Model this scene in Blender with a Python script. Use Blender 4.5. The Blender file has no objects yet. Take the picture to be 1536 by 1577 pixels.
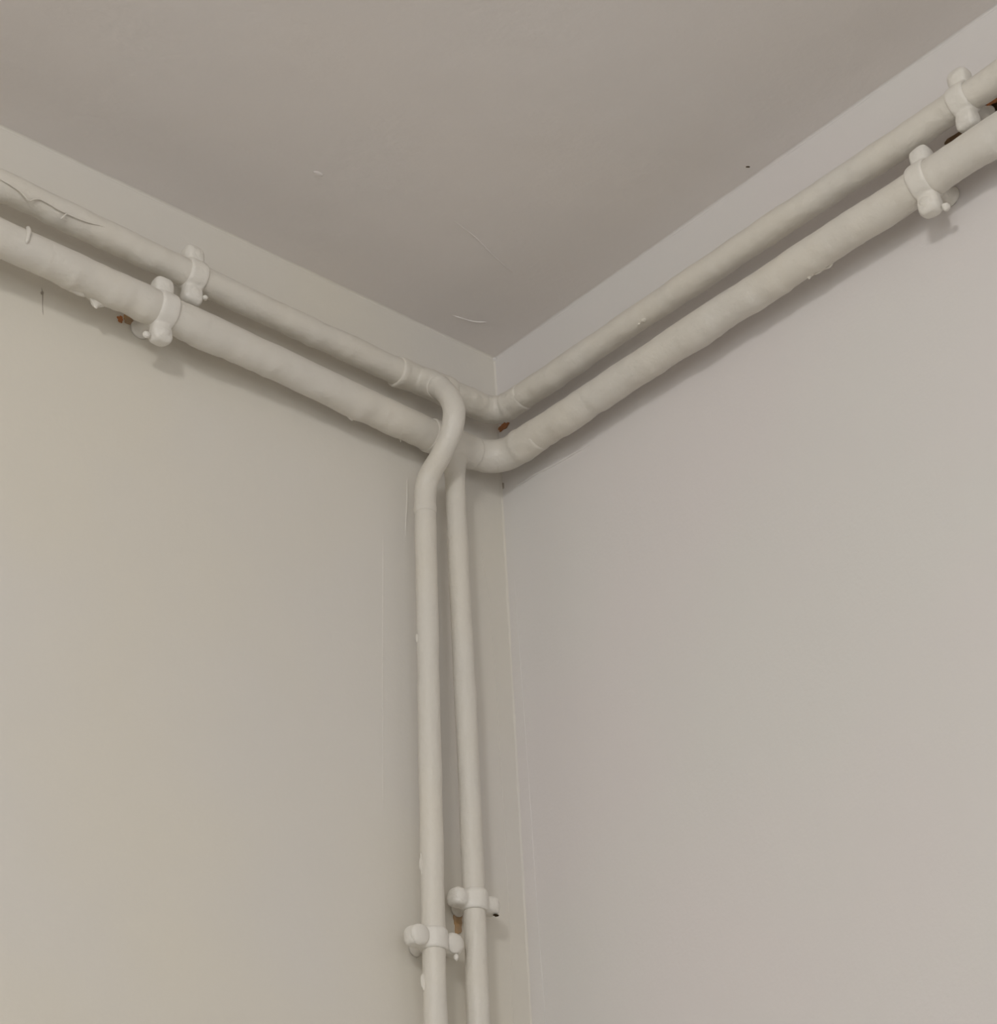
import bpy, bmesh, math, random
from mathutils import Vector, Matrix, noise

scn = bpy.context.scene
H = 2.5                      # ceiling height, metres
ROOM_X, ROOM_Y = 3.2, 3.0    # room size

# ------------------------------------------------------------------ camera
cam_data = bpy.data.cameras.new('camera')
cam = bpy.data.objects.new('camera', cam_data)
scn.collection.objects.link(cam)
right = Vector((-0.75145512, 0.658177, -0.04602446))
down = Vector((-0.31578736, -0.42003493, -0.85079316))
fwd = Vector((-0.57930437, -0.62479893, 0.52348137))
m = Matrix((right, -down, -fwd)).transposed().to_4x4()
m.translation = Vector((0.99986514, 1.07350289, H - 1.04300587))
cam.matrix_world = m
cam_data.sensor_fit = 'HORIZONTAL'
cam_data.sensor_width = 36.0
cam_data.lens = 3500 / 1536 * 36.0
cam_data.clip_start = 0.01
scn.camera = cam

# ------------------------------------------------------------------ light
world = bpy.data.worlds.new('world')
scn.world = world
world.use_nodes = True
world.node_tree.nodes['Background'].inputs[0].default_value = (0.9, 0.92, 1.0, 1)
world.node_tree.nodes['Background'].inputs[1].default_value = 0.05

lamp_data = bpy.data.lights.new('room_lamp', 'POINT')
lamp_data.energy = 20.0
lamp_data.color = (1.0, 0.985, 0.96)
FILL_STRENGTH = 2.1        # glow of two unseen fill panels added behind the camera
FILL_TINT = (0.985, 0.995, 1.0)
lamp_data.shadow_soft_size = 0.085
lamp = bpy.data.objects.new('room_lamp', lamp_data)
lamp.location = (1.45, 1.18, H - 0.16)
scn.collection.objects.link(lamp)

scn.cycles.max_bounces = 14
scn.cycles.diffuse_bounces = 10

scn.view_settings.view_transform = 'Standard'
scn.view_settings.look = 'None'
scn.view_settings.gamma = 1.0
scn.view_settings.use_curve_mapping = False
scn.view_settings.exposure = 0.04

# ------------------------------------------------------------------ materials
def paint(name, c1, c2, rough, spec, bumps, tint_scale=5.0, speck=0.0):
    """painted surface: two close tones in large clouds, a few layered noise bumps"""
    mt = bpy.data.materials.new(name)
    mt.use_nodes = True
    nt = mt.node_tree
    b = nt.nodes['Principled BSDF']
    b.inputs['Roughness'].default_value = rough
    b.inputs['Specular IOR Level'].default_value = spec
    tc = nt.nodes.new('ShaderNodeTexCoord')
    geo = nt.nodes.new('ShaderNodeNewGeometry')
    n = nt.nodes.new('ShaderNodeTexNoise')
    n.inputs['Scale'].default_value = tint_scale
    n.inputs['Detail'].default_value = 2.0
    nt.links.new(geo.outputs['Position'], n.inputs['Vector'])
    r = nt.nodes.new('ShaderNodeMapRange')
    r.inputs['From Min'].default_value = 0.38
    r.inputs['From Max'].default_value = 0.62
    nt.links.new(n.outputs['Fac'], r.inputs['Value'])
    mx = nt.nodes.new('ShaderNodeMix')
    mx.data_type = 'RGBA'
    mx.inputs['A'].default_value = (*c1, 1)
    mx.inputs['B'].default_value = (*c2, 1)
    nt.links.new(r.outputs['Result'], mx.inputs['Factor'])
    nt.links.new(mx.outputs['Result'], b.inputs['Base Color'])
    prev = None
    for (sc, dist, stretch) in bumps:
        mp = nt.nodes.new('ShaderNodeMapping')
        mp.inputs['Scale'].default_value = stretch
        nt.links.new(geo.outputs['Position'], mp.inputs['Vector'])
        t = nt.nodes.new('ShaderNodeTexNoise')
        t.inputs['Scale'].default_value = sc
        t.inputs['Detail'].default_value = 3.0
        nt.links.new(mp.outputs['Vector'], t.inputs['Vector'])
        bp = nt.nodes.new('ShaderNodeBump')
        bp.inputs['Strength'].default_value = 1.0
        bp.inputs['Distance'].default_value = dist
        nt.links.new(t.outputs['Fac'], bp.inputs['Height'])
        if prev:
            nt.links.new(prev.outputs['Normal'], bp.inputs['Normal'])
        prev = bp
    if prev:
        nt.links.new(prev.outputs['Normal'], b.inputs['Normal'])
    return mt

M_wall_l = paint('wall_paint_cream', (0.650, 0.618, 0.546), (0.636, 0.612, 0.570), 0.75, 0.25,
                 [(6, 0.0012, (1, 1, 1)), (80, 0.0003, (1, 1, 0.35)), (330, 0.0001, (1, 1, 1))], 4.0)
M_wall_r = paint('wall_paint_pale', (0.640, 0.626, 0.602), (0.648, 0.617, 0.604), 0.75, 0.25,
                 [(6, 0.0012, (1, 1, 1)), (80, 0.0003, (1, 1, 0.35)), (330, 0.0001, (1, 1, 1))], 4.0)
M_ceil = paint('ceiling_paint', (0.692, 0.655, 0.628), (0.686, 0.655, 0.636), 0.85, 0.2,
               [(7, 0.0020, (1, 1, 1)), (55, 0.00055, (1, 1, 1)), (240, 0.00016, (1, 1, 1))], 4.0)
M_pipe = paint('gloss_pipe_paint', (0.625, 0.592, 0.526), (0.612, 0.586, 0.534), 0.42, 0.4,
               [(45, 0.0016, (1, 1, 1)), (150, 0.0006, (1, 1, 1)), (420, 0.00022, (1, 1, 1))], 14.0)
M_clip = paint('gloss_clip_paint', (0.672, 0.645, 0.588), (0.665, 0.642, 0.594), 0.42, 0.4,
               [(110, 0.0011, (1, 1, 1)), (380, 0.0003, (1, 1, 1))], 20.0)
M_rust = paint('bare_brick', (0.50, 0.20, 0.08), (0.34, 0.17, 0.09), 0.9, 0.1,
               [(300, 0.0008, (1, 1, 1))], 120.0)
M_ochre = paint('bare_ochre_plaster', (0.48, 0.31, 0.16), (0.40, 0.29, 0.19), 0.9, 0.1,
                [(300, 0.0008, (1, 1, 1))], 120.0)
M_brown = paint('brown_grime', (0.16, 0.10, 0.055), (0.24, 0.17, 0.11), 0.9, 0.1,
                [(300, 0.0008, (1, 1, 1))], 120.0)
M_dark = paint('hole_shade_and_mark', (0.030, 0.020, 0.010), (0.055, 0.034, 0.016), 0.95, 0.05,  # near-black for the shade painted into hollows, also a real ceiling mark
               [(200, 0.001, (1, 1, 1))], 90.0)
M_dirt = paint('grey_dirt', (0.32, 0.28, 0.235), (0.38, 0.34, 0.29), 0.95, 0.05,
               [(200, 0.0005, (1, 1, 1))], 90.0)
M_floor = paint('floor_vinyl', (0.55, 0.53, 0.50), (0.51, 0.49, 0.46), 0.6, 0.3, [(20, 0.0005, (1, 1, 1))], 3.0)

# ------------------------------------------------------------------ helpers
def V(p):                     # millimetres from the ceiling corner -> metres
    return Vector((p[0] * 0.001, p[1] * 0.001, H + p[2] * 0.001))

def link(name, bm, mat, parent=None, smooth=True):
    me = bpy.data.meshes.new(name)
    bmesh.ops.recalc_face_normals(bm, faces=bm.faces)
    bm.to_mesh(me)
    bm.free()
    if smooth:
        for p in me.polygons:
            p.use_smooth = True
    me.materials.append(mat)
    o = bpy.data.objects.new(name, me)
    scn.collection.objects.link(o)
    if parent is not None:
        o.parent = parent
        o.matrix_parent_inverse = parent.matrix_world.inverted()
    return o

def empty(name, loc, label, cat, group=None):
    o = bpy.data.objects.new(name, None)
    o.empty_display_size = 0.02
    scn.collection.objects.link(o)
    o.matrix_world = Matrix.Translation(loc)
    o['label'] = label
    o['category'] = cat
    if group:
        o['group'] = group
    return o

def structure(o):
    o['kind'] = 'structure'
    return o

def box_bm(a, b):
    bm = bmesh.new()
    bmesh.ops.create_cube(bm, size=1.0)
    for v in bm.verts:
        for i in range(3):
            v.co[i] = a[i] if v.co[i] < 0 else b[i]
    return bm

def fillet(pts, rad, n=16):
    """polyline (mm) with every inner corner rounded to radius rad (number or list)"""
    P = [Vector(p) for p in pts]
    out = [P[0]]
    for i in range(1, len(P) - 1):
        r = rad[i - 1] if isinstance(rad, (list, tuple)) else rad
        a, b, c = P[i - 1], P[i], P[i + 1]
        u, w = (a - b).normalized(), (c - b).normalized()
        ang = u.angle(w)
        if r <= 0 or ang > math.pi - 0.02:
            out.append(b)
            continue
        t = min(r / math.tan(ang / 2), 0.48 * (a - b).length, 0.48 * (c - b).length)
        rr = t * math.tan(ang / 2)
        ctr = b + (u + w).normalized() * (rr / math.sin(ang / 2))
        s, e = b + u * t - ctr, b + w * t - ctr
        tot = s.angle(e)
        ax = s.cross(e).normalized()
        for k in range(n + 1):
            out.append(ctr + Matrix.Rotation(tot * k / n, 3, ax) @ s)
    out.append(P[-1])
    return out

def smooth_path(pts, sub=8):
    """Catmull-Rom through pts"""
    P = [Vector(p) for p in pts]
    out = []
    for i in range(len(P) - 1):
        p0 = P[i - 1] if i else P[0] * 2 - P[1]
        p1, p2 = P[i], P[i + 1]
        p3 = P[i + 2] if i + 2 < len(P) else P[-1] * 2 - P[-2]
        for k in range(sub):
            t = k / sub
            out.append(0.5 * ((2 * p1) + (p2 - p0) * t + (2 * p0 - 5 * p1 + 4 * p2 - p3) * t * t
                              + (3 * p1 - p0 - 3 * p2 + p3) * t ** 3))
    out.append(P[-1])
    return out

def resample(pts, near=2.2, far=24.0, lim=640.0):
    """even steps along the polyline, coarser far from the corner"""
    cum = [0.0]
    for a, b in zip(pts, pts[1:]):
        cum.append(cum[-1] + (b - a).length)
    def at(d):
        for i in range(len(pts) - 1):
            if d <= cum[i + 1] or i == len(pts) - 2:
                L = cum[i + 1] - cum[i]
                return pts[i].lerp(pts[i + 1], (d - cum[i]) / L if L > 1e-9 else 0.0)
    out, d = [pts[0].copy()], 0.0
    while True:
        q = out[-1]
        d += near if max(abs(q.x), abs(q.y), abs(q.z)) < lim else far
        if d > cum[-1] - near * 0.4:
            break
        out.append(at(d))
    out.append(pts[-1].copy())
    return out

def tube_into(bm, path, radius, seg=40, lump=0.35, sag=0.0, seed=0.0, bumps=(), cap_round=True):
    """paint-coated pipe along path (mm). bumps: (distance along, height, half width) collars.
       lump: low frequency paint unevenness, sag: runs gathered on the underside."""
    P = resample(path)
    n = len(P)
    T = [(P[min(i + 2, n - 1)] - P[max(i - 2, 0)]).normalized() for i in range(n)]
    ref = Vector((0, 0, 1)) if abs(T[0].z) < 0.9 else Vector((0, 1, 0))
    N = (ref - T[0] * ref.dot(T[0])).normalized()
    d, rings = 0.0, []
    off = Vector((seed * 13.7, seed * 7.3, seed * 3.1))
    for i in range(n):
        if i:
            d += (P[i] - P[i - 1]).length
            N = (N - T[i] * N.dot(T[i])).normalized()
        B = T[i].cross(N)
        extra = sum(h * math.exp(-((d - c) / w) ** 4) for (c, h, w) in bumps)
        base = radius(d) if callable(radius) else radius
        ring = []
        for k in range(seg):
            a = 2 * math.pi * k / seg
            dr = N * math.cos(a) + B * math.sin(a)
            q = P[i] + dr * base
            f = lump * noise.noise((q + off) * 0.035) * 1.3 + lump * 0.55 * noise.noise((q + off) * 0.11)
            if sag:
                under = max(0.0, -dr.z) ** 1.6
                g = noise.noise((P[i] + off) * 0.045)
                g2 = noise.noise((P[i] + off) * 0.13 + Vector((5, 5, 5)))
                f += under * sag * (max(0.0, g) * 1.7 + max(0.0, g2) * 0.8)
            ring.append(bm.verts.new(V(P[i] + dr * (base + extra + f))))
        rings.append(ring)
    for i in range(n - 1):
        for k in range(seg):
            bm.faces.new((rings[i][k], rings[i][(k + 1) % seg], rings[i + 1][(k + 1) % seg], rings[i + 1][k]))
    for ring, p in ((rings[0], P[0]), (rings[-1], P[-1])):
        c = bm.verts.new(V(p))
        for k in range(seg):
            bm.faces.new((ring[k], ring[(k + 1) % seg], c))

def tube(name, path, radius, parent, mat=None, **kw):
    bm = bmesh.new()
    tube_into(bm, [Vector(p) for p in path], radius, **kw)
    return link(name, bm, mat or M_pipe, parent)

def melt(o, voxel=0.0008, it=6):
    """fuse overlapping shapes of one part the way thick paint does"""
    r = o.modifiers.new('fuse', 'REMESH')
    r.mode = 'VOXEL'
    r.voxel_size = voxel
    r.use_smooth_shade = True
    s = o.modifiers.new('soft', 'SMOOTH')
    s.factor = 0.5
    s.iterations = it
    return o

def blob(name, centre, size, parent, mat=None, seed=0.0, rough=0.16, tail=0.0, rot=None):
    """a lump or hanging bead of dried paint; tail > 0 draws it out downwards"""
    bm = bmesh.new()
    bmesh.ops.create_icosphere(bm, subdivisions=4, radius=1.0)
    for v in bm.verts:
        n_ = v.co.normalized()
        k = 1 + rough * noise.noise(n_ * 1.6 + Vector((seed, seed * 2, 3)))
        q = Vector((n_.x * size[0], n_.y * size[1], n_.z * size[2])) * k
        if tail and n_.z < 0:
            q.z -= tail * (-n_.z) ** 2
            q.x *= 1 - 0.45 * (-n_.z)
            q.y *= 1 - 0.45 * (-n_.z)
        if rot is not None:
            q = rot @ q
        v.co = V(Vector(centre) + q)
    return link(name, bm, mat or M_pipe, parent)

def bead(name, pts, radius, parent, mat=None, flat=None, seed=0.0, seg=10):
    """thin run or ridge of dried paint following pts (mm), tapering at both ends"""
    P = smooth_path(pts, 6)
    tot = sum((b - a).length for a, b in zip(P, P[1:]))
    bm = bmesh.new()
    rings, d = [], 0.0
    n = len(P)
    for i in range(n):
        if i:
            d += (P[i] - P[i - 1]).length
        t = (P[min(i + 1, n - 1)] - P[max(i - 1, 0)]).normalized()
        ref = Vector((0, 0, 1)) if abs(t.z) < 0.8 else Vector((1, 0, 0))
        nn = (ref - t * ref.dot(t)).normalized()
        b = t.cross(nn)
        e = min(d, tot - d) / max(tot * 0.12, 0.1)
        r = radius * (0.12 + 0.88 * min(1.0, e)) * (1 + 0.3 * noise.noise(P[i] * 0.2 + Vector((seed, 0, 0))))
        ring = []
        for k in range(seg):
            a = 2 * math.pi * k / seg
            q = (nn * math.cos(a) + b * math.sin(a)) * r
            if flat:
                q = Vector([q[j] * flat[j] for j in range(3)])
            ring.append(bm.verts.new(V(P[i] + q)))
        rings.append(ring)
    for i in range(n - 1):
        for k in range(seg):
            bm.faces.new((rings[i][k], rings[i][(k + 1) % seg], rings[i + 1][(k + 1) % seg], rings[i + 1][k]))
    bm.faces.new(rings[0][::-1])
    bm.faces.new(rings[-1])
    return link(name, bm, mat or M_pipe, parent)

def flake(name, centre, axis, ru, rz, mat, parent, seed=0.0, thick=0.7):
    """irregular bare patch where the paint has come off a wall; axis 0: on x=0, axis 1: on y=0"""
    bm = bmesh.new()
    n = 22
    top, low = [], []
    for k in range(n):
        a = 2 * math.pi * k / n
        w = 1 + 0.75 * noise.noise(Vector((math.cos(a) * 1.7, math.sin(a) * 1.7, seed)))
        u, z = math.cos(a) * ru * w, math.sin(a) * rz * w
        for lst, t in ((low, -0.5), (top, thick)):
            p = (t, centre[1] + u, centre[2] + z) if axis == 0 else (centre[0] + u, t, centre[2] + z)
            lst.append(bm.verts.new(V(p)))
    for k in range(n):
        bm.faces.new((low[k], low[(k + 1) % n], top[(k + 1) % n], top[k]))
    bm.faces.new(top)
    bm.faces.new(low[::-1])
    return link(name, bm, mat, parent, smooth=False)

# ------------------------------------------------------------------ setting
T = 0.12
wall_left = structure(link('wall_left', box_bm((-T, -T, 0), (ROOM_X + T, 0, H)), M_wall_l, smooth=False))
wall_right = structure(link('wall_right', box_bm((-T, 0, 0), (0, ROOM_Y + T, H)), M_wall_r, smooth=False))
wall_far = structure(link('wall_back', box_bm((0, ROOM_Y, 0), (ROOM_X + T, ROOM_Y + T, H)), M_wall_r, smooth=False))
wall_side = structure(link('wall_side', box_bm((ROOM_X, 0, 0), (ROOM_X + T, ROOM_Y, H)), M_wall_r, smooth=False))
ceiling = structure(link('ceiling', box_bm((-T, -T, H), (ROOM_X + T, ROOM_Y + T, H + T)), M_ceil, smooth=False))
floor = structure(link('floor', box_bm((-T, -T, -T), (ROOM_X + T, ROOM_Y + T, 0)), M_floor, smooth=False))

# two unseen panels added as soft fill: a white frame round a glowing pane
M_fill = bpy.data.materials.new('fill_glow')
M_fill.use_nodes = True
nt = M_fill.node_tree
nt.nodes.remove(nt.nodes['Principled BSDF'])
em = nt.nodes.new('ShaderNodeEmission')
em.inputs['Color'].default_value = (*FILL_TINT, 1)
em.inputs['Strength'].default_value = FILL_STRENGTH
nt.links.new(em.outputs['Emission'], nt.nodes['Material Output'].inputs['Surface'])

def fill_panel(name, side, c, w, z0, z1):
    def at(u, d, z):          # u along the wall, d in from it
        return (u, ROOM_Y - d, z) if side == 'y' else (ROOM_X - d, u, z)
    def slab(u0, u1, d0, d1, a, b):
        p, q = at(u0, d0, a), at(u1, d1, b)
        return box_bm([min(i, j) for i, j in zip(p, q)], [max(i, j) for i, j in zip(p, q)])
    bm = bmesh.new()
    f = 0.06
    u0, u1 = c - w / 2, c + w / 2
    for a in ((u0 - f, u1 + f, z0 - f, z0), (u0 - f, u1 + f, z1, z1 + f), (u0 - f, u0, z0, z1), (u1, u1 + f, z0, z1), (c - 0.02, c + 0.02, z0, z1)):
        t = slab(a[0], a[1], 0.0, 0.05, a[2], a[3])
        me = bpy.data.meshes.new('tmp')
        t.to_mesh(me)
        t.free()
        bm.from_mesh(me)
        bpy.data.meshes.remove(me)
    fr = structure(link(name, bm, M_clip, smooth=False))
    link('fill_pane', slab(u0, u1, 0.004, 0.012, z0, z1), M_fill, fr, smooth=False)

fill_panel('fill_panel_1', 'y', 1.75, 1.7, 0.75, 2.15)
fill_panel('fill_panel_2', 'x', 1.65, 1.7, 0.75, 2.15)

def cove(name, along, r0, jitter, mat, L, parent, seed):
    """small irregular plaster fillet in a corner; along 'x','y' (under the ceiling) or 'z' (between the walls)"""
    bm = bmesh.new()
    n, seg = int(min(L, 700) / 4), 7
    xs = [i * min(L, 700) / n for i in range(n + 1)] + ([L] if L > 700 else [])
    rows = []
    for s in xs:
        r = r0 * (1 + jitter * (noise.noise(Vector((s * 0.02, seed, 0))) + 0.6 * noise.noise(Vector((s * 0.09, seed, 4)))))
        row = []
        for k in range(seg + 1):
            a = math.pi / 2 * k / seg
            u, w = r * (1 - math.sin(a)), r * (1 - math.cos(a))
            p = {'x': (s, u, -w), 'y': (u, s, -w), 'z': (u, w, -s)}[along]
            row.append(bm.verts.new(V(p)))
        p = {'x': (s, -1, 1), 'y': (-1, s, 1), 'z': (-1, -1, -s)}[along]
        row.append(bm.verts.new(V(p)))
        rows.append(row)
    for a, b in zip(rows, rows[1:]):
        k_ = len(a)
        for k in range(k_):
            bm.faces.new((a[k], a[(k + 1) % k_], b[(k + 1) % k_], b[k]))
    bm.faces.new(rows[0])
    bm.faces.new(rows[-1][::-1])
    return link(name, bm, mat, parent)

cove('plaster_fillet', 'x', 1.5, 0.5, M_wall_l, ROOM_X * 1000, wall_left, 1.0)
cove('plaster_fillet', 'y', 1.5, 0.5, M_wall_r, ROOM_Y * 1000, wall_right, 2.0)
cove('corner_fillet', 'z', 1.1, 0.8, M_wall_l, H * 1000, wall_left, 3.0)

# paint ridges, cracks and bare spots belonging to the walls and the ceiling
bead('paint_ridge', [(93.5, 0, -146), (94.3, 0, -160), (94.9, 0, -172), (96.2, 0, -186), (96.9, 0, -198)], 0.65, wall_left, M_wall_l, seed=1)
bead('paint_ridge', [(117.6, 0, -192), (118.6, 0, -235), (120.2, 0, -290), (121.9, 0, -363), (123.5, 0, -430)], 0.3, wall_left, M_wall_l, seed=2)
bead('paint_ridge', [(0, 14, -126.0), (0, 26, -127.4), (0, 38, -127.0), (0, 52, -129.0), (0, 75, -130.6), (0, 97, -132.0)], 1.0, wall_right, M_wall_r, seed=3)
bead('paint_ridge', [(0, 8.5, -205), (0, 10.0, -290), (0, 11.5, -390), (0, 12.5, -480), (0, 15, -590)], 0.3, wall_right, M_wall_r, seed=31)
bead('paint_ridge', [(19, 0, -215), (16, 0, -300), (14.5, 0, -420), (15.5, 0, -520), (17, 0, -600)], 0.28, wall_left, M_wall_l, seed=32)
bead('paint_ridge', [(24, 0, -178), (22, 0, -200), (17, 0, -226)], 0.3, wall_left, M_wall_l, seed=33)
bead('wall_crack', [(404.6, 0, -117.5), (403.2, 0, -123.5), (402.8, 0, -131), (401.8, 0, -139.5)], 0.26, wall_left, M_dirt, seed=4)
flake('wall_crack_spot', (403.6, 0, -122.5), 1, 0.9, 1.6, M_dirt, wall_left, 9.0, 0.35)
flake('bare_patch', (337.0, 0, -114.5), 1, 4.2, 3.2, M_ochre, wall_left, 1.0)
flake('bare_patch', (343.5, 0, -116.5), 1, 2.0, 2.4, M_rust, wall_left, 2.0)
flake('bare_patch', (61.5, 0, -484.0), 1, 3.6, 7.0, M_ochre, wall_left, 3.0)
flake('bare_patch', (0, 5.5, -67.6), 0, 5.6, 3.3, M_rust, wall_right, 4.0)
flake('bare_patch', (0, 452.0, -80.5), 0, 14.0, 3.6, M_brown, wall_right, 5.0)
flake('wall_hole_shade', (0, 487.0, -76.5), 0, 14.0, 7.5, M_dark, wall_right, 6.0)  # flat patch: dark brown brick with the hole's shade in its colour
flake('bare_patch', (0, 483.5, -70.5), 0, 6.0, 2.6, M_rust, wall_right, 7.0, 1.1)
flake('corner_chip', (0, 2.2, -119.5), 0, 1.0, 2.4, M_dirt, wall_right, 8.0, 0.5)
blob('corner_lump', (0.4, 0.4, -0.4), (2.0, 2.0, 2.0), wall_right, M_wall_r, seed=2)
bead('ceiling_crack', [(64, 24, -0.1), (56, 25.5, -0.1), (45.6, 28, -0.1), (37, 33.5, -0.1)], 0.5, ceiling, M_ceil, seed=7)
bead('ceiling_crack', [(136.6, 112, 0), (112, 107, 0), (88, 99, 0), (62.4, 92.3, 0)], 0.55, ceiling, M_ceil, flat=(1, 1, 0.5), seed=8)
blob('ceiling_blemish', (245.7, 92.8, 0), (4.0, 2.4, 0.7), ceiling, M_ceil, seed=4)
bead('ceiling_mark', [(12.6, 285.5, -0.2), (11.4, 286.6, -0.2), (10.2, 287.3, -0.2)], 0.5, ceiling, M_dark, seed=9)

# ------------------------------------------------------------------ upper circuit
RU, RL, RV = 10.0, 12.1, 7.9
upper = empty('heating_pipe', V((20, 20, -71)),
              'upper painted pipe round the corner, its front drop bent over the lower pipe', 'pipe')
tube('pipe_run', [(ROOM_X * 1000 - 2, 30, -74), (454.6, 26, -73.6), (348, 24, -73.7), (232, 22, -74), (124, 20, -73), (111, 20, -72.8)],
     RU, upper, lump=0.6, sag=1.0, seed=1)
tube('pipe_run', [(20, 40, -71.6), (21.5, 161, -73.4), (23, 277, -75), (23.5, 395, -77.5), (24, 502, -78.6), (24, ROOM_Y * 1000 - 2, -82)],
     RU, upper, lump=0.6, sag=1.0, seed=2)
el = [Vector(p) for p in fillet([(74, 20, -71.4), (20, 20, -71.5), (20, 52, -71.7)], 18)]
tube('elbow_fitting', el, 10.7, upper, lump=0.6, sag=0.9, seed=3,
     bumps=[(26, 0.6, 2.6), (44, 0.4, 2.0), (61, 0.6, 2.6)])
bm = bmesh.new()
tube_into(bm, [Vector((118.5, 20, -73)), Vector((66, 20, -71.4))], 11.2, lump=0.7, seed=4, bumps=[(3, 0.5, 3), (48, 0.5, 3)])
tube_into(bm, [Vector((93, 20, -72)), Vector((93, 27, -76.5)), Vector((93.2, 38, -87))], lambda d: 11.4 - 0.09 * d, lump=0.9, seed=5)
melt(link('tee_fitting', bm, M_pipe, upper), 0.0008, 10)
bend = smooth_path([(93, 25, -75.5), (93.2, 34, -82.2), (93.4, 43, -92.6), (93.6, 51.2, -106), (93.8, 54.8, -121.5), (94, 49.6, -137),
                    (94.2, 39.6, -147.8), (94.5, 29, -156.3), (94.8, 23, -164.2), (95.2, 21, -175.5), (95.8, 21, -190)])
tube('offset_bend', bend, 8.1, upper, lump=0.4, seed=6, bumps=[(9, 0.8, 1.3), (12.5, 0.7, 1.3), (18, 0.8, 3), (133, 0.4, 3)])
tube('drop_pipe', [(95.7, 21, -186), (96.2, 20.5, -274), (97.4, 20, -350), (98.2, 19.5, -421), (98.9, 19, -490), (99.8, 19, -567),
                   (101, 19, -700), (107, 19, -2499)], RV - 0.1, upper, lump=0.35, seed=7)
# paint dried on it
bead('paint_ridge', [(466, 35.8, -77.6), (460, 36, -78.2), (452, 36, -79.0), (445.6, 35.6, -80.2), (441, 35, -82.0), (437.5, 34.8, -83.8), (434.3, 35.0, -81.2), (429.6, 35.2, -79.0),
                     (422, 35.0, -79.2), (415.1, 34.7, -80.0), (405, 34.5, -80.0), (395.2, 34.4, -79.4), (386, 34.2, -77.6), (377.8, 34.0, -75.8)], 0.5, upper, seed=11)
bead('paint_drip', [(408.7, 34.8, -79.4), (410.2, 34.4, -81.8), (411.8, 33.6, -84.4), (412.6, 33.0, -85.6)], 0.6, upper, seed=12)
blob('paint_drip', (26, 186.5, -83.0), (1.8, 2.2, 1.4), upper, seed=3)
blob('paint_drip', (26, 181.5, -83.4), (1.0, 1.4, 0.9), upper, seed=5)
blob('paint_drip', (104.4, 18, -292), (1.0, 1.2, 3.5), upper, seed=6)
blob('paint_drip', (105.4, 17.0, -459), (1.6, 1.8, 7.0), upper, seed=7, rough=0.4)
blob('paint_drip', (106.4, 16.5, -540), (2.2, 2.2, 6.0), upper, seed=8, rough=0.3)
blob('paint_drip', (88.0, 21.0, -184), (1.3, 1.6, 5.5), upper, seed=9, rough=0.4)

# ------------------------------------------------------------------ lower circuit
lower = empty('heating_pipe', V((22, 20, -117)),
              'lower thicker painted pipe round the corner, with the straight rear drop from its tee', 'pipe')
tube('pipe_run', [(ROOM_X * 1000 - 2, 40, -126), (454, 32, -120.8), (405, 30, -119.6), (349, 28, -118.4), (234, 25, -118.3), (151, 22, -118.2), (95, 20.6, -118.4), (76, 20.2, -118)],
     RL, lower, lump=0.5, sag=2.2, seed=11)
tube('pipe_run', [(22.2, 50, -115.8), (23.5, 159, -116.7), (25, 273, -118.4), (25.5, 389, -120.4), (26, 495, -121.2), (28, ROOM_Y * 1000 - 2, -124)],
     RL, lower, lump=0.6, sag=2.0, seed=12)
el = [Vector(p) for p in fillet([(70, 20, -117.6), (22.2, 20, -116.8), (22.2, 68, -115.9)], 25)]
tube('elbow_fitting', el, 12.2, lower, lump=0.8, sag=0.8, seed=13, bumps=[(14, 0.4, 3), (66, 0.7, 3.0)])
bm = bmesh.new()
tube_into(bm, [Vector((90, 20.4, -118.3)), Vector((45, 20, -117.2))], 12.7, lump=0.8, seed=14, bumps=[(3, 0.5, 3)])
tube_into(bm, [Vector((64.3, 20.2, -118)), Vector((64.5, 19.8, -146))], lambda d: 9.6 - 0.07 * d, lump=0.5, seed=15)
melt(link('tee_fitting', bm, M_pipe, lower), 0.0008, 10)
tube('drop_pipe', [(64.4, 19.8, -134), (64.6, 19.5, -182), (63.8, 19, -236), (62.6, 18.5, -313), (61.8, 18, -387), (61.9, 18, -458), (62.9, 18, -560),
                   (64, 18, -700), (70, 18, -2499)], RV - 0.3, lower, lump=0.35, seed=16)
blob('paint_drip', (375.5, 22.5, -128.4), (7.5, 3.2, 3.8), lower, seed=21, rough=0.35, tail=2.6)
blob('paint_drip', (391.5, 24.0, -128.8), (11, 3.2, 2.6), lower, seed=27, rough=0.5, tail=0.5)
blob('paint_drip', (158.5, 16.5, -127.4), (5.0, 3.0, 3.0), lower, seed=22, tail=1.4)
blob('paint_drip', (299.5, 21.0, -127.6), (3.0, 2.4, 2.4), lower, seed=23, tail=0.8)
blob('paint_drip', (111.5, 15.0, -127.6), (1.2, 1.2, 1.4), lower, seed=24, tail=2.2)
bead('paint_drip', [(439.8, 39.2, -109.6), (440.1, 42.0, -113.4), (440.5, 43.4, -117.4), (441.0, 43.6, -121.4), (441.4, 42.9, -126.0)], 1.5, lower, seed=25)
blob('paint_drip', (21, 333, -129.8), (1.8, 2.6, 2.2), lower, seed=26, tail=0.6)
bead('paint_drip', [(21, 336, -130.3), (20, 340, -131.2), (19, 344, -129.8), (18.5, 348, -130.8), (18, 352, -128.8)], 0.8, lower, seed=28)

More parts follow.
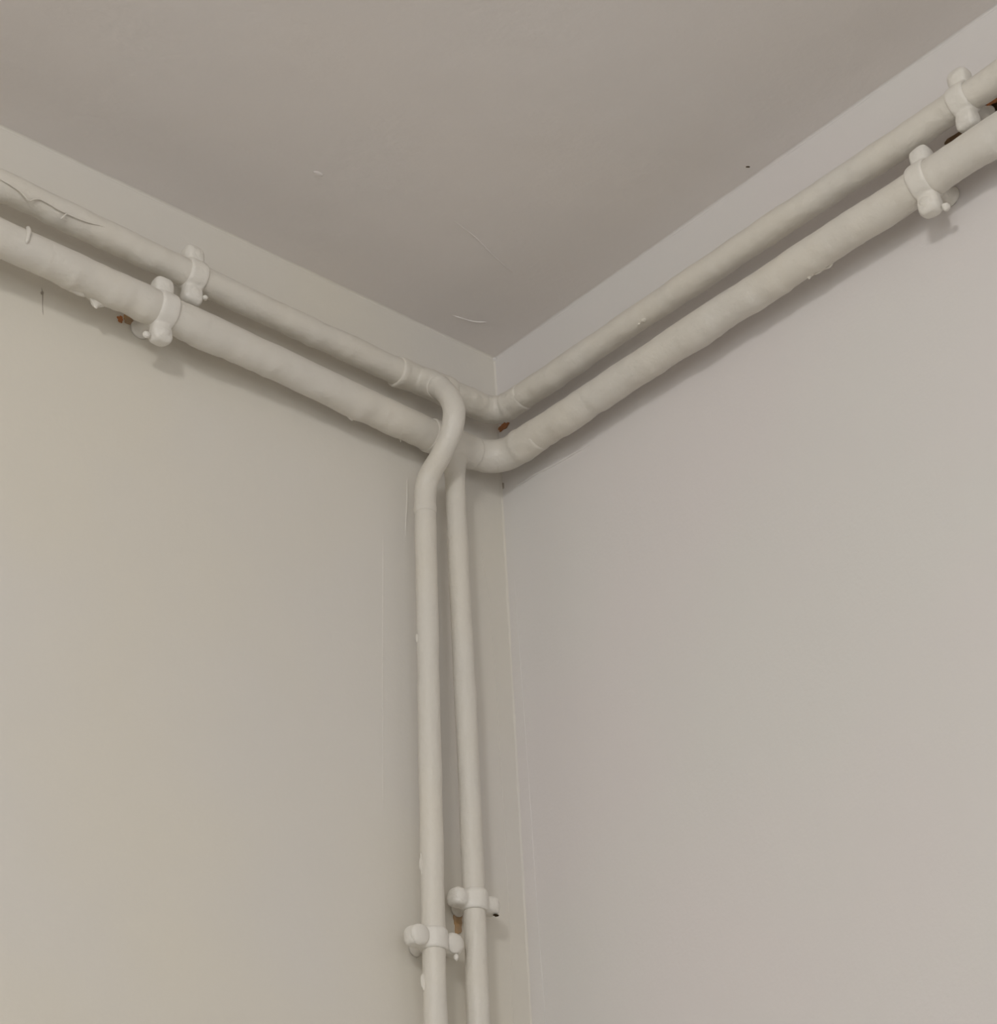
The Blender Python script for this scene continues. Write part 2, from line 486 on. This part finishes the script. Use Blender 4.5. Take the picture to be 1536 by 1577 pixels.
# ------------------------------------------------------------------ clips
def make_clip(pos, along, r, label, seed, width=15.0, lug=7.2, head=5.4, rise=4.6, turn=0.0, skew=0.0):
    """split pipe ring: band round the pipe, a lug with a screw on each side, a stem to the wall.
       along 'x','y','z' = direction of the pipe (mm space)."""
    root = empty('pipe_clip', V(pos), label, 'pipe clip', 'paint-covered pipe clips on the walls')
    if along == 'x':
        ex, ey, ez = Vector((1, 0, 0)), Vector((0, 1, 0)), Vector((0, 0, 1))
    elif along == 'y':
        ex, ey, ez = Vector((0, -1, 0)), Vector((1, 0, 0)), Vector((0, 0, 1))
    else:                         # upright pipe on the left wall: lugs to the sides
        ex, ey, ez = Vector((0, 0, 1)), Vector((0, 1, 0)), Vector((1, 0, 0))
    R3 = Matrix.Rotation(turn, 3, ex)
    ey, ez = R3 @ ey, R3 @ ez
    O = Vector(pos)
    wall_gap = pos[0] if along == 'y' else pos[1]
    def L(x, y, z):
        return V(O + ex * x + ey * y + ez * z)
    w2 = width / 2
    # band
    bm = bmesh.new()
    prof = [(-w2, r - 1), (-w2, r + 0.7), (-w2 + 2.0, r + 1.7), (w2 - 2.0, r + 1.7), (w2, r + 0.7), (w2, r - 1)]
    seg = 48
    rings = []
    for k in range(seg):
        a = 2 * math.pi * k / seg
        j = 0.35 * noise.noise(Vector((math.cos(a) * 2, math.sin(a) * 2, seed)))
        rings.append([bm.verts.new(L(x, (q + j) * math.cos(a), (q + j) * math.sin(a))) for x, q in prof])
    for k in range(seg):
        A, B = rings[k], rings[(k + 1) % seg]
        for i in range(len(prof)):
            j = (i + 1) % len(prof)
            bm.faces.new((A[i], A[j], B[j], B[i]))
    # two ears
    for s in (-1, 1):
        n0 = len(bm.verts)
        c = r + lug - 0.3
        ret = bmesh.ops.create_uvsphere(bm, u_segments=24, v_segments=16, radius=1.0)
        for v in ret['verts']:
            d = v.co.normalized()
            # superellipsoid: a rounded block
            e = 0.62
            q = [math.copysign(abs(t) ** e, t) for t in d]
            k = 1 + 0.10 * noise.noise(d * 1.5 + Vector((seed, s, 0)))
            v.co = L(q[0] * (lug + 0.4) * k + skew * s, q[1] * 6.4 * k - 0.8, s * c + q[2] * (lug + 0.5) * k)
    band = melt(link('clip_band', bm, M_clip, root), 0.0008, 14)
    # screw heads, thickly painted over
    for s in (-1, 1):
        bm = bmesh.new()
        ret = bmesh.ops.create_uvsphere(bm, u_segments=24, v_segments=16, radius=1.0)
        c = r + lug - 0.1
        for v in ret['verts']:
            d = v.co.normalized()
            k = 1 + 0.12 * noise.noise(d * 1.4 + Vector((seed * 3, s, 7)))
            hd = head * k
            v.co = L(d.x * hd + skew * s, rise - 1.2 + d.y * 2.6 * k * (head / 5.4), s * c + d.z * hd)
        link('screw_head', bm, M_clip, root)
    # stem and wall plate
    bm = bmesh.new()
    a, b = O + ey * (-r + 1), O - ey * (wall_gap - 0.5)
    nrm = (b - a).normalized()
    up = ez
    sd = nrm.cross(up)
    Ls = (b - a).length
    kq = 0.72 if along == 'z' else 1.0
    prof = [(t_, q_ * kq) for t_, q_ in ((0, 4.8), (Ls * 0.6, 4.8), (Ls - 2.5, 5.4), (Ls - 0.8, 6.6), (Ls, 7.4))]
    rings = []
    for t, q in prof:
        rings.append([bm.verts.new(V(a + nrm * t + (up * math.cos(2 * math.pi * k / 28) + sd * math.sin(2 * math.pi * k / 28)) * q)) for k in range(28)])
    for A, B in zip(rings, rings[1:]):
        for k in range(28):
            bm.faces.new((A[k], A[(k + 1) % 28], B[(k + 1) % 28], B[k]))
    bm.faces.new(rings[0][::-1])
    bm.faces.new(rings[-1])
    link('wall_stem', bm, M_clip, root)
    return root, L

c, L_ = make_clip((301.4, 23.2, -73.8), 'x', RU, 'pipe clip on the upper left pipe, just beside the lower pipe clip', 1.0)
blob('paint_drip', (293.5, 27.5, -91.5), (2.0, 1.9, 1.8), c, M_clip, seed=31)
c, L_ = make_clip((328.0, 27.4, -118.4), 'x', RL, 'pipe clip on the lower left pipe, beside the small orange bare patch', 2.0)
blob('paint_drip', (338.5, 26, -142), (2.8, 2.2, 2.4), c, M_clip, seed=32)
c, L_ = make_clip((24, 475.6, -78.2), 'y', RU, 'pipe clip on the upper right pipe, beside the dark hole in the wall', 3.0)
c, L_ = make_clip((25.8, 438, -120.7), 'y', RL, 'pipe clip on the lower right pipe, casting a round shadow on the wall', 4.0)
blob('paint_drip', (22.5, 447.5, -146.0), (2.8, 2.6, 2.8), c, M_clip, seed=34)
c, L_ = make_clip((99.1, 19, -511.5), 'z', RV, 'pipe clip on the front upright pipe, lower of the two, with a big rounded screw', 5.0, lug=6.6, head=7.2, rise=5.0)
blob('paint_drip', (84.5, 23.5, -521.0), (1.7, 1.7, 2.3), c, M_clip, seed=35)
c, L_ = make_clip((61.9, 18, -476), 'z', RV, 'pipe clip on the rear upright pipe, higher of the two, with a chipped right ear', 6.0, lug=6.0)
blob('hollow_shade', (45.4, 20.5, -482.6), (2.1, 1.4, 0.6), c, M_dark, seed=36, rough=0.6)  # solid dark lump, the cavity's shade put into its colour
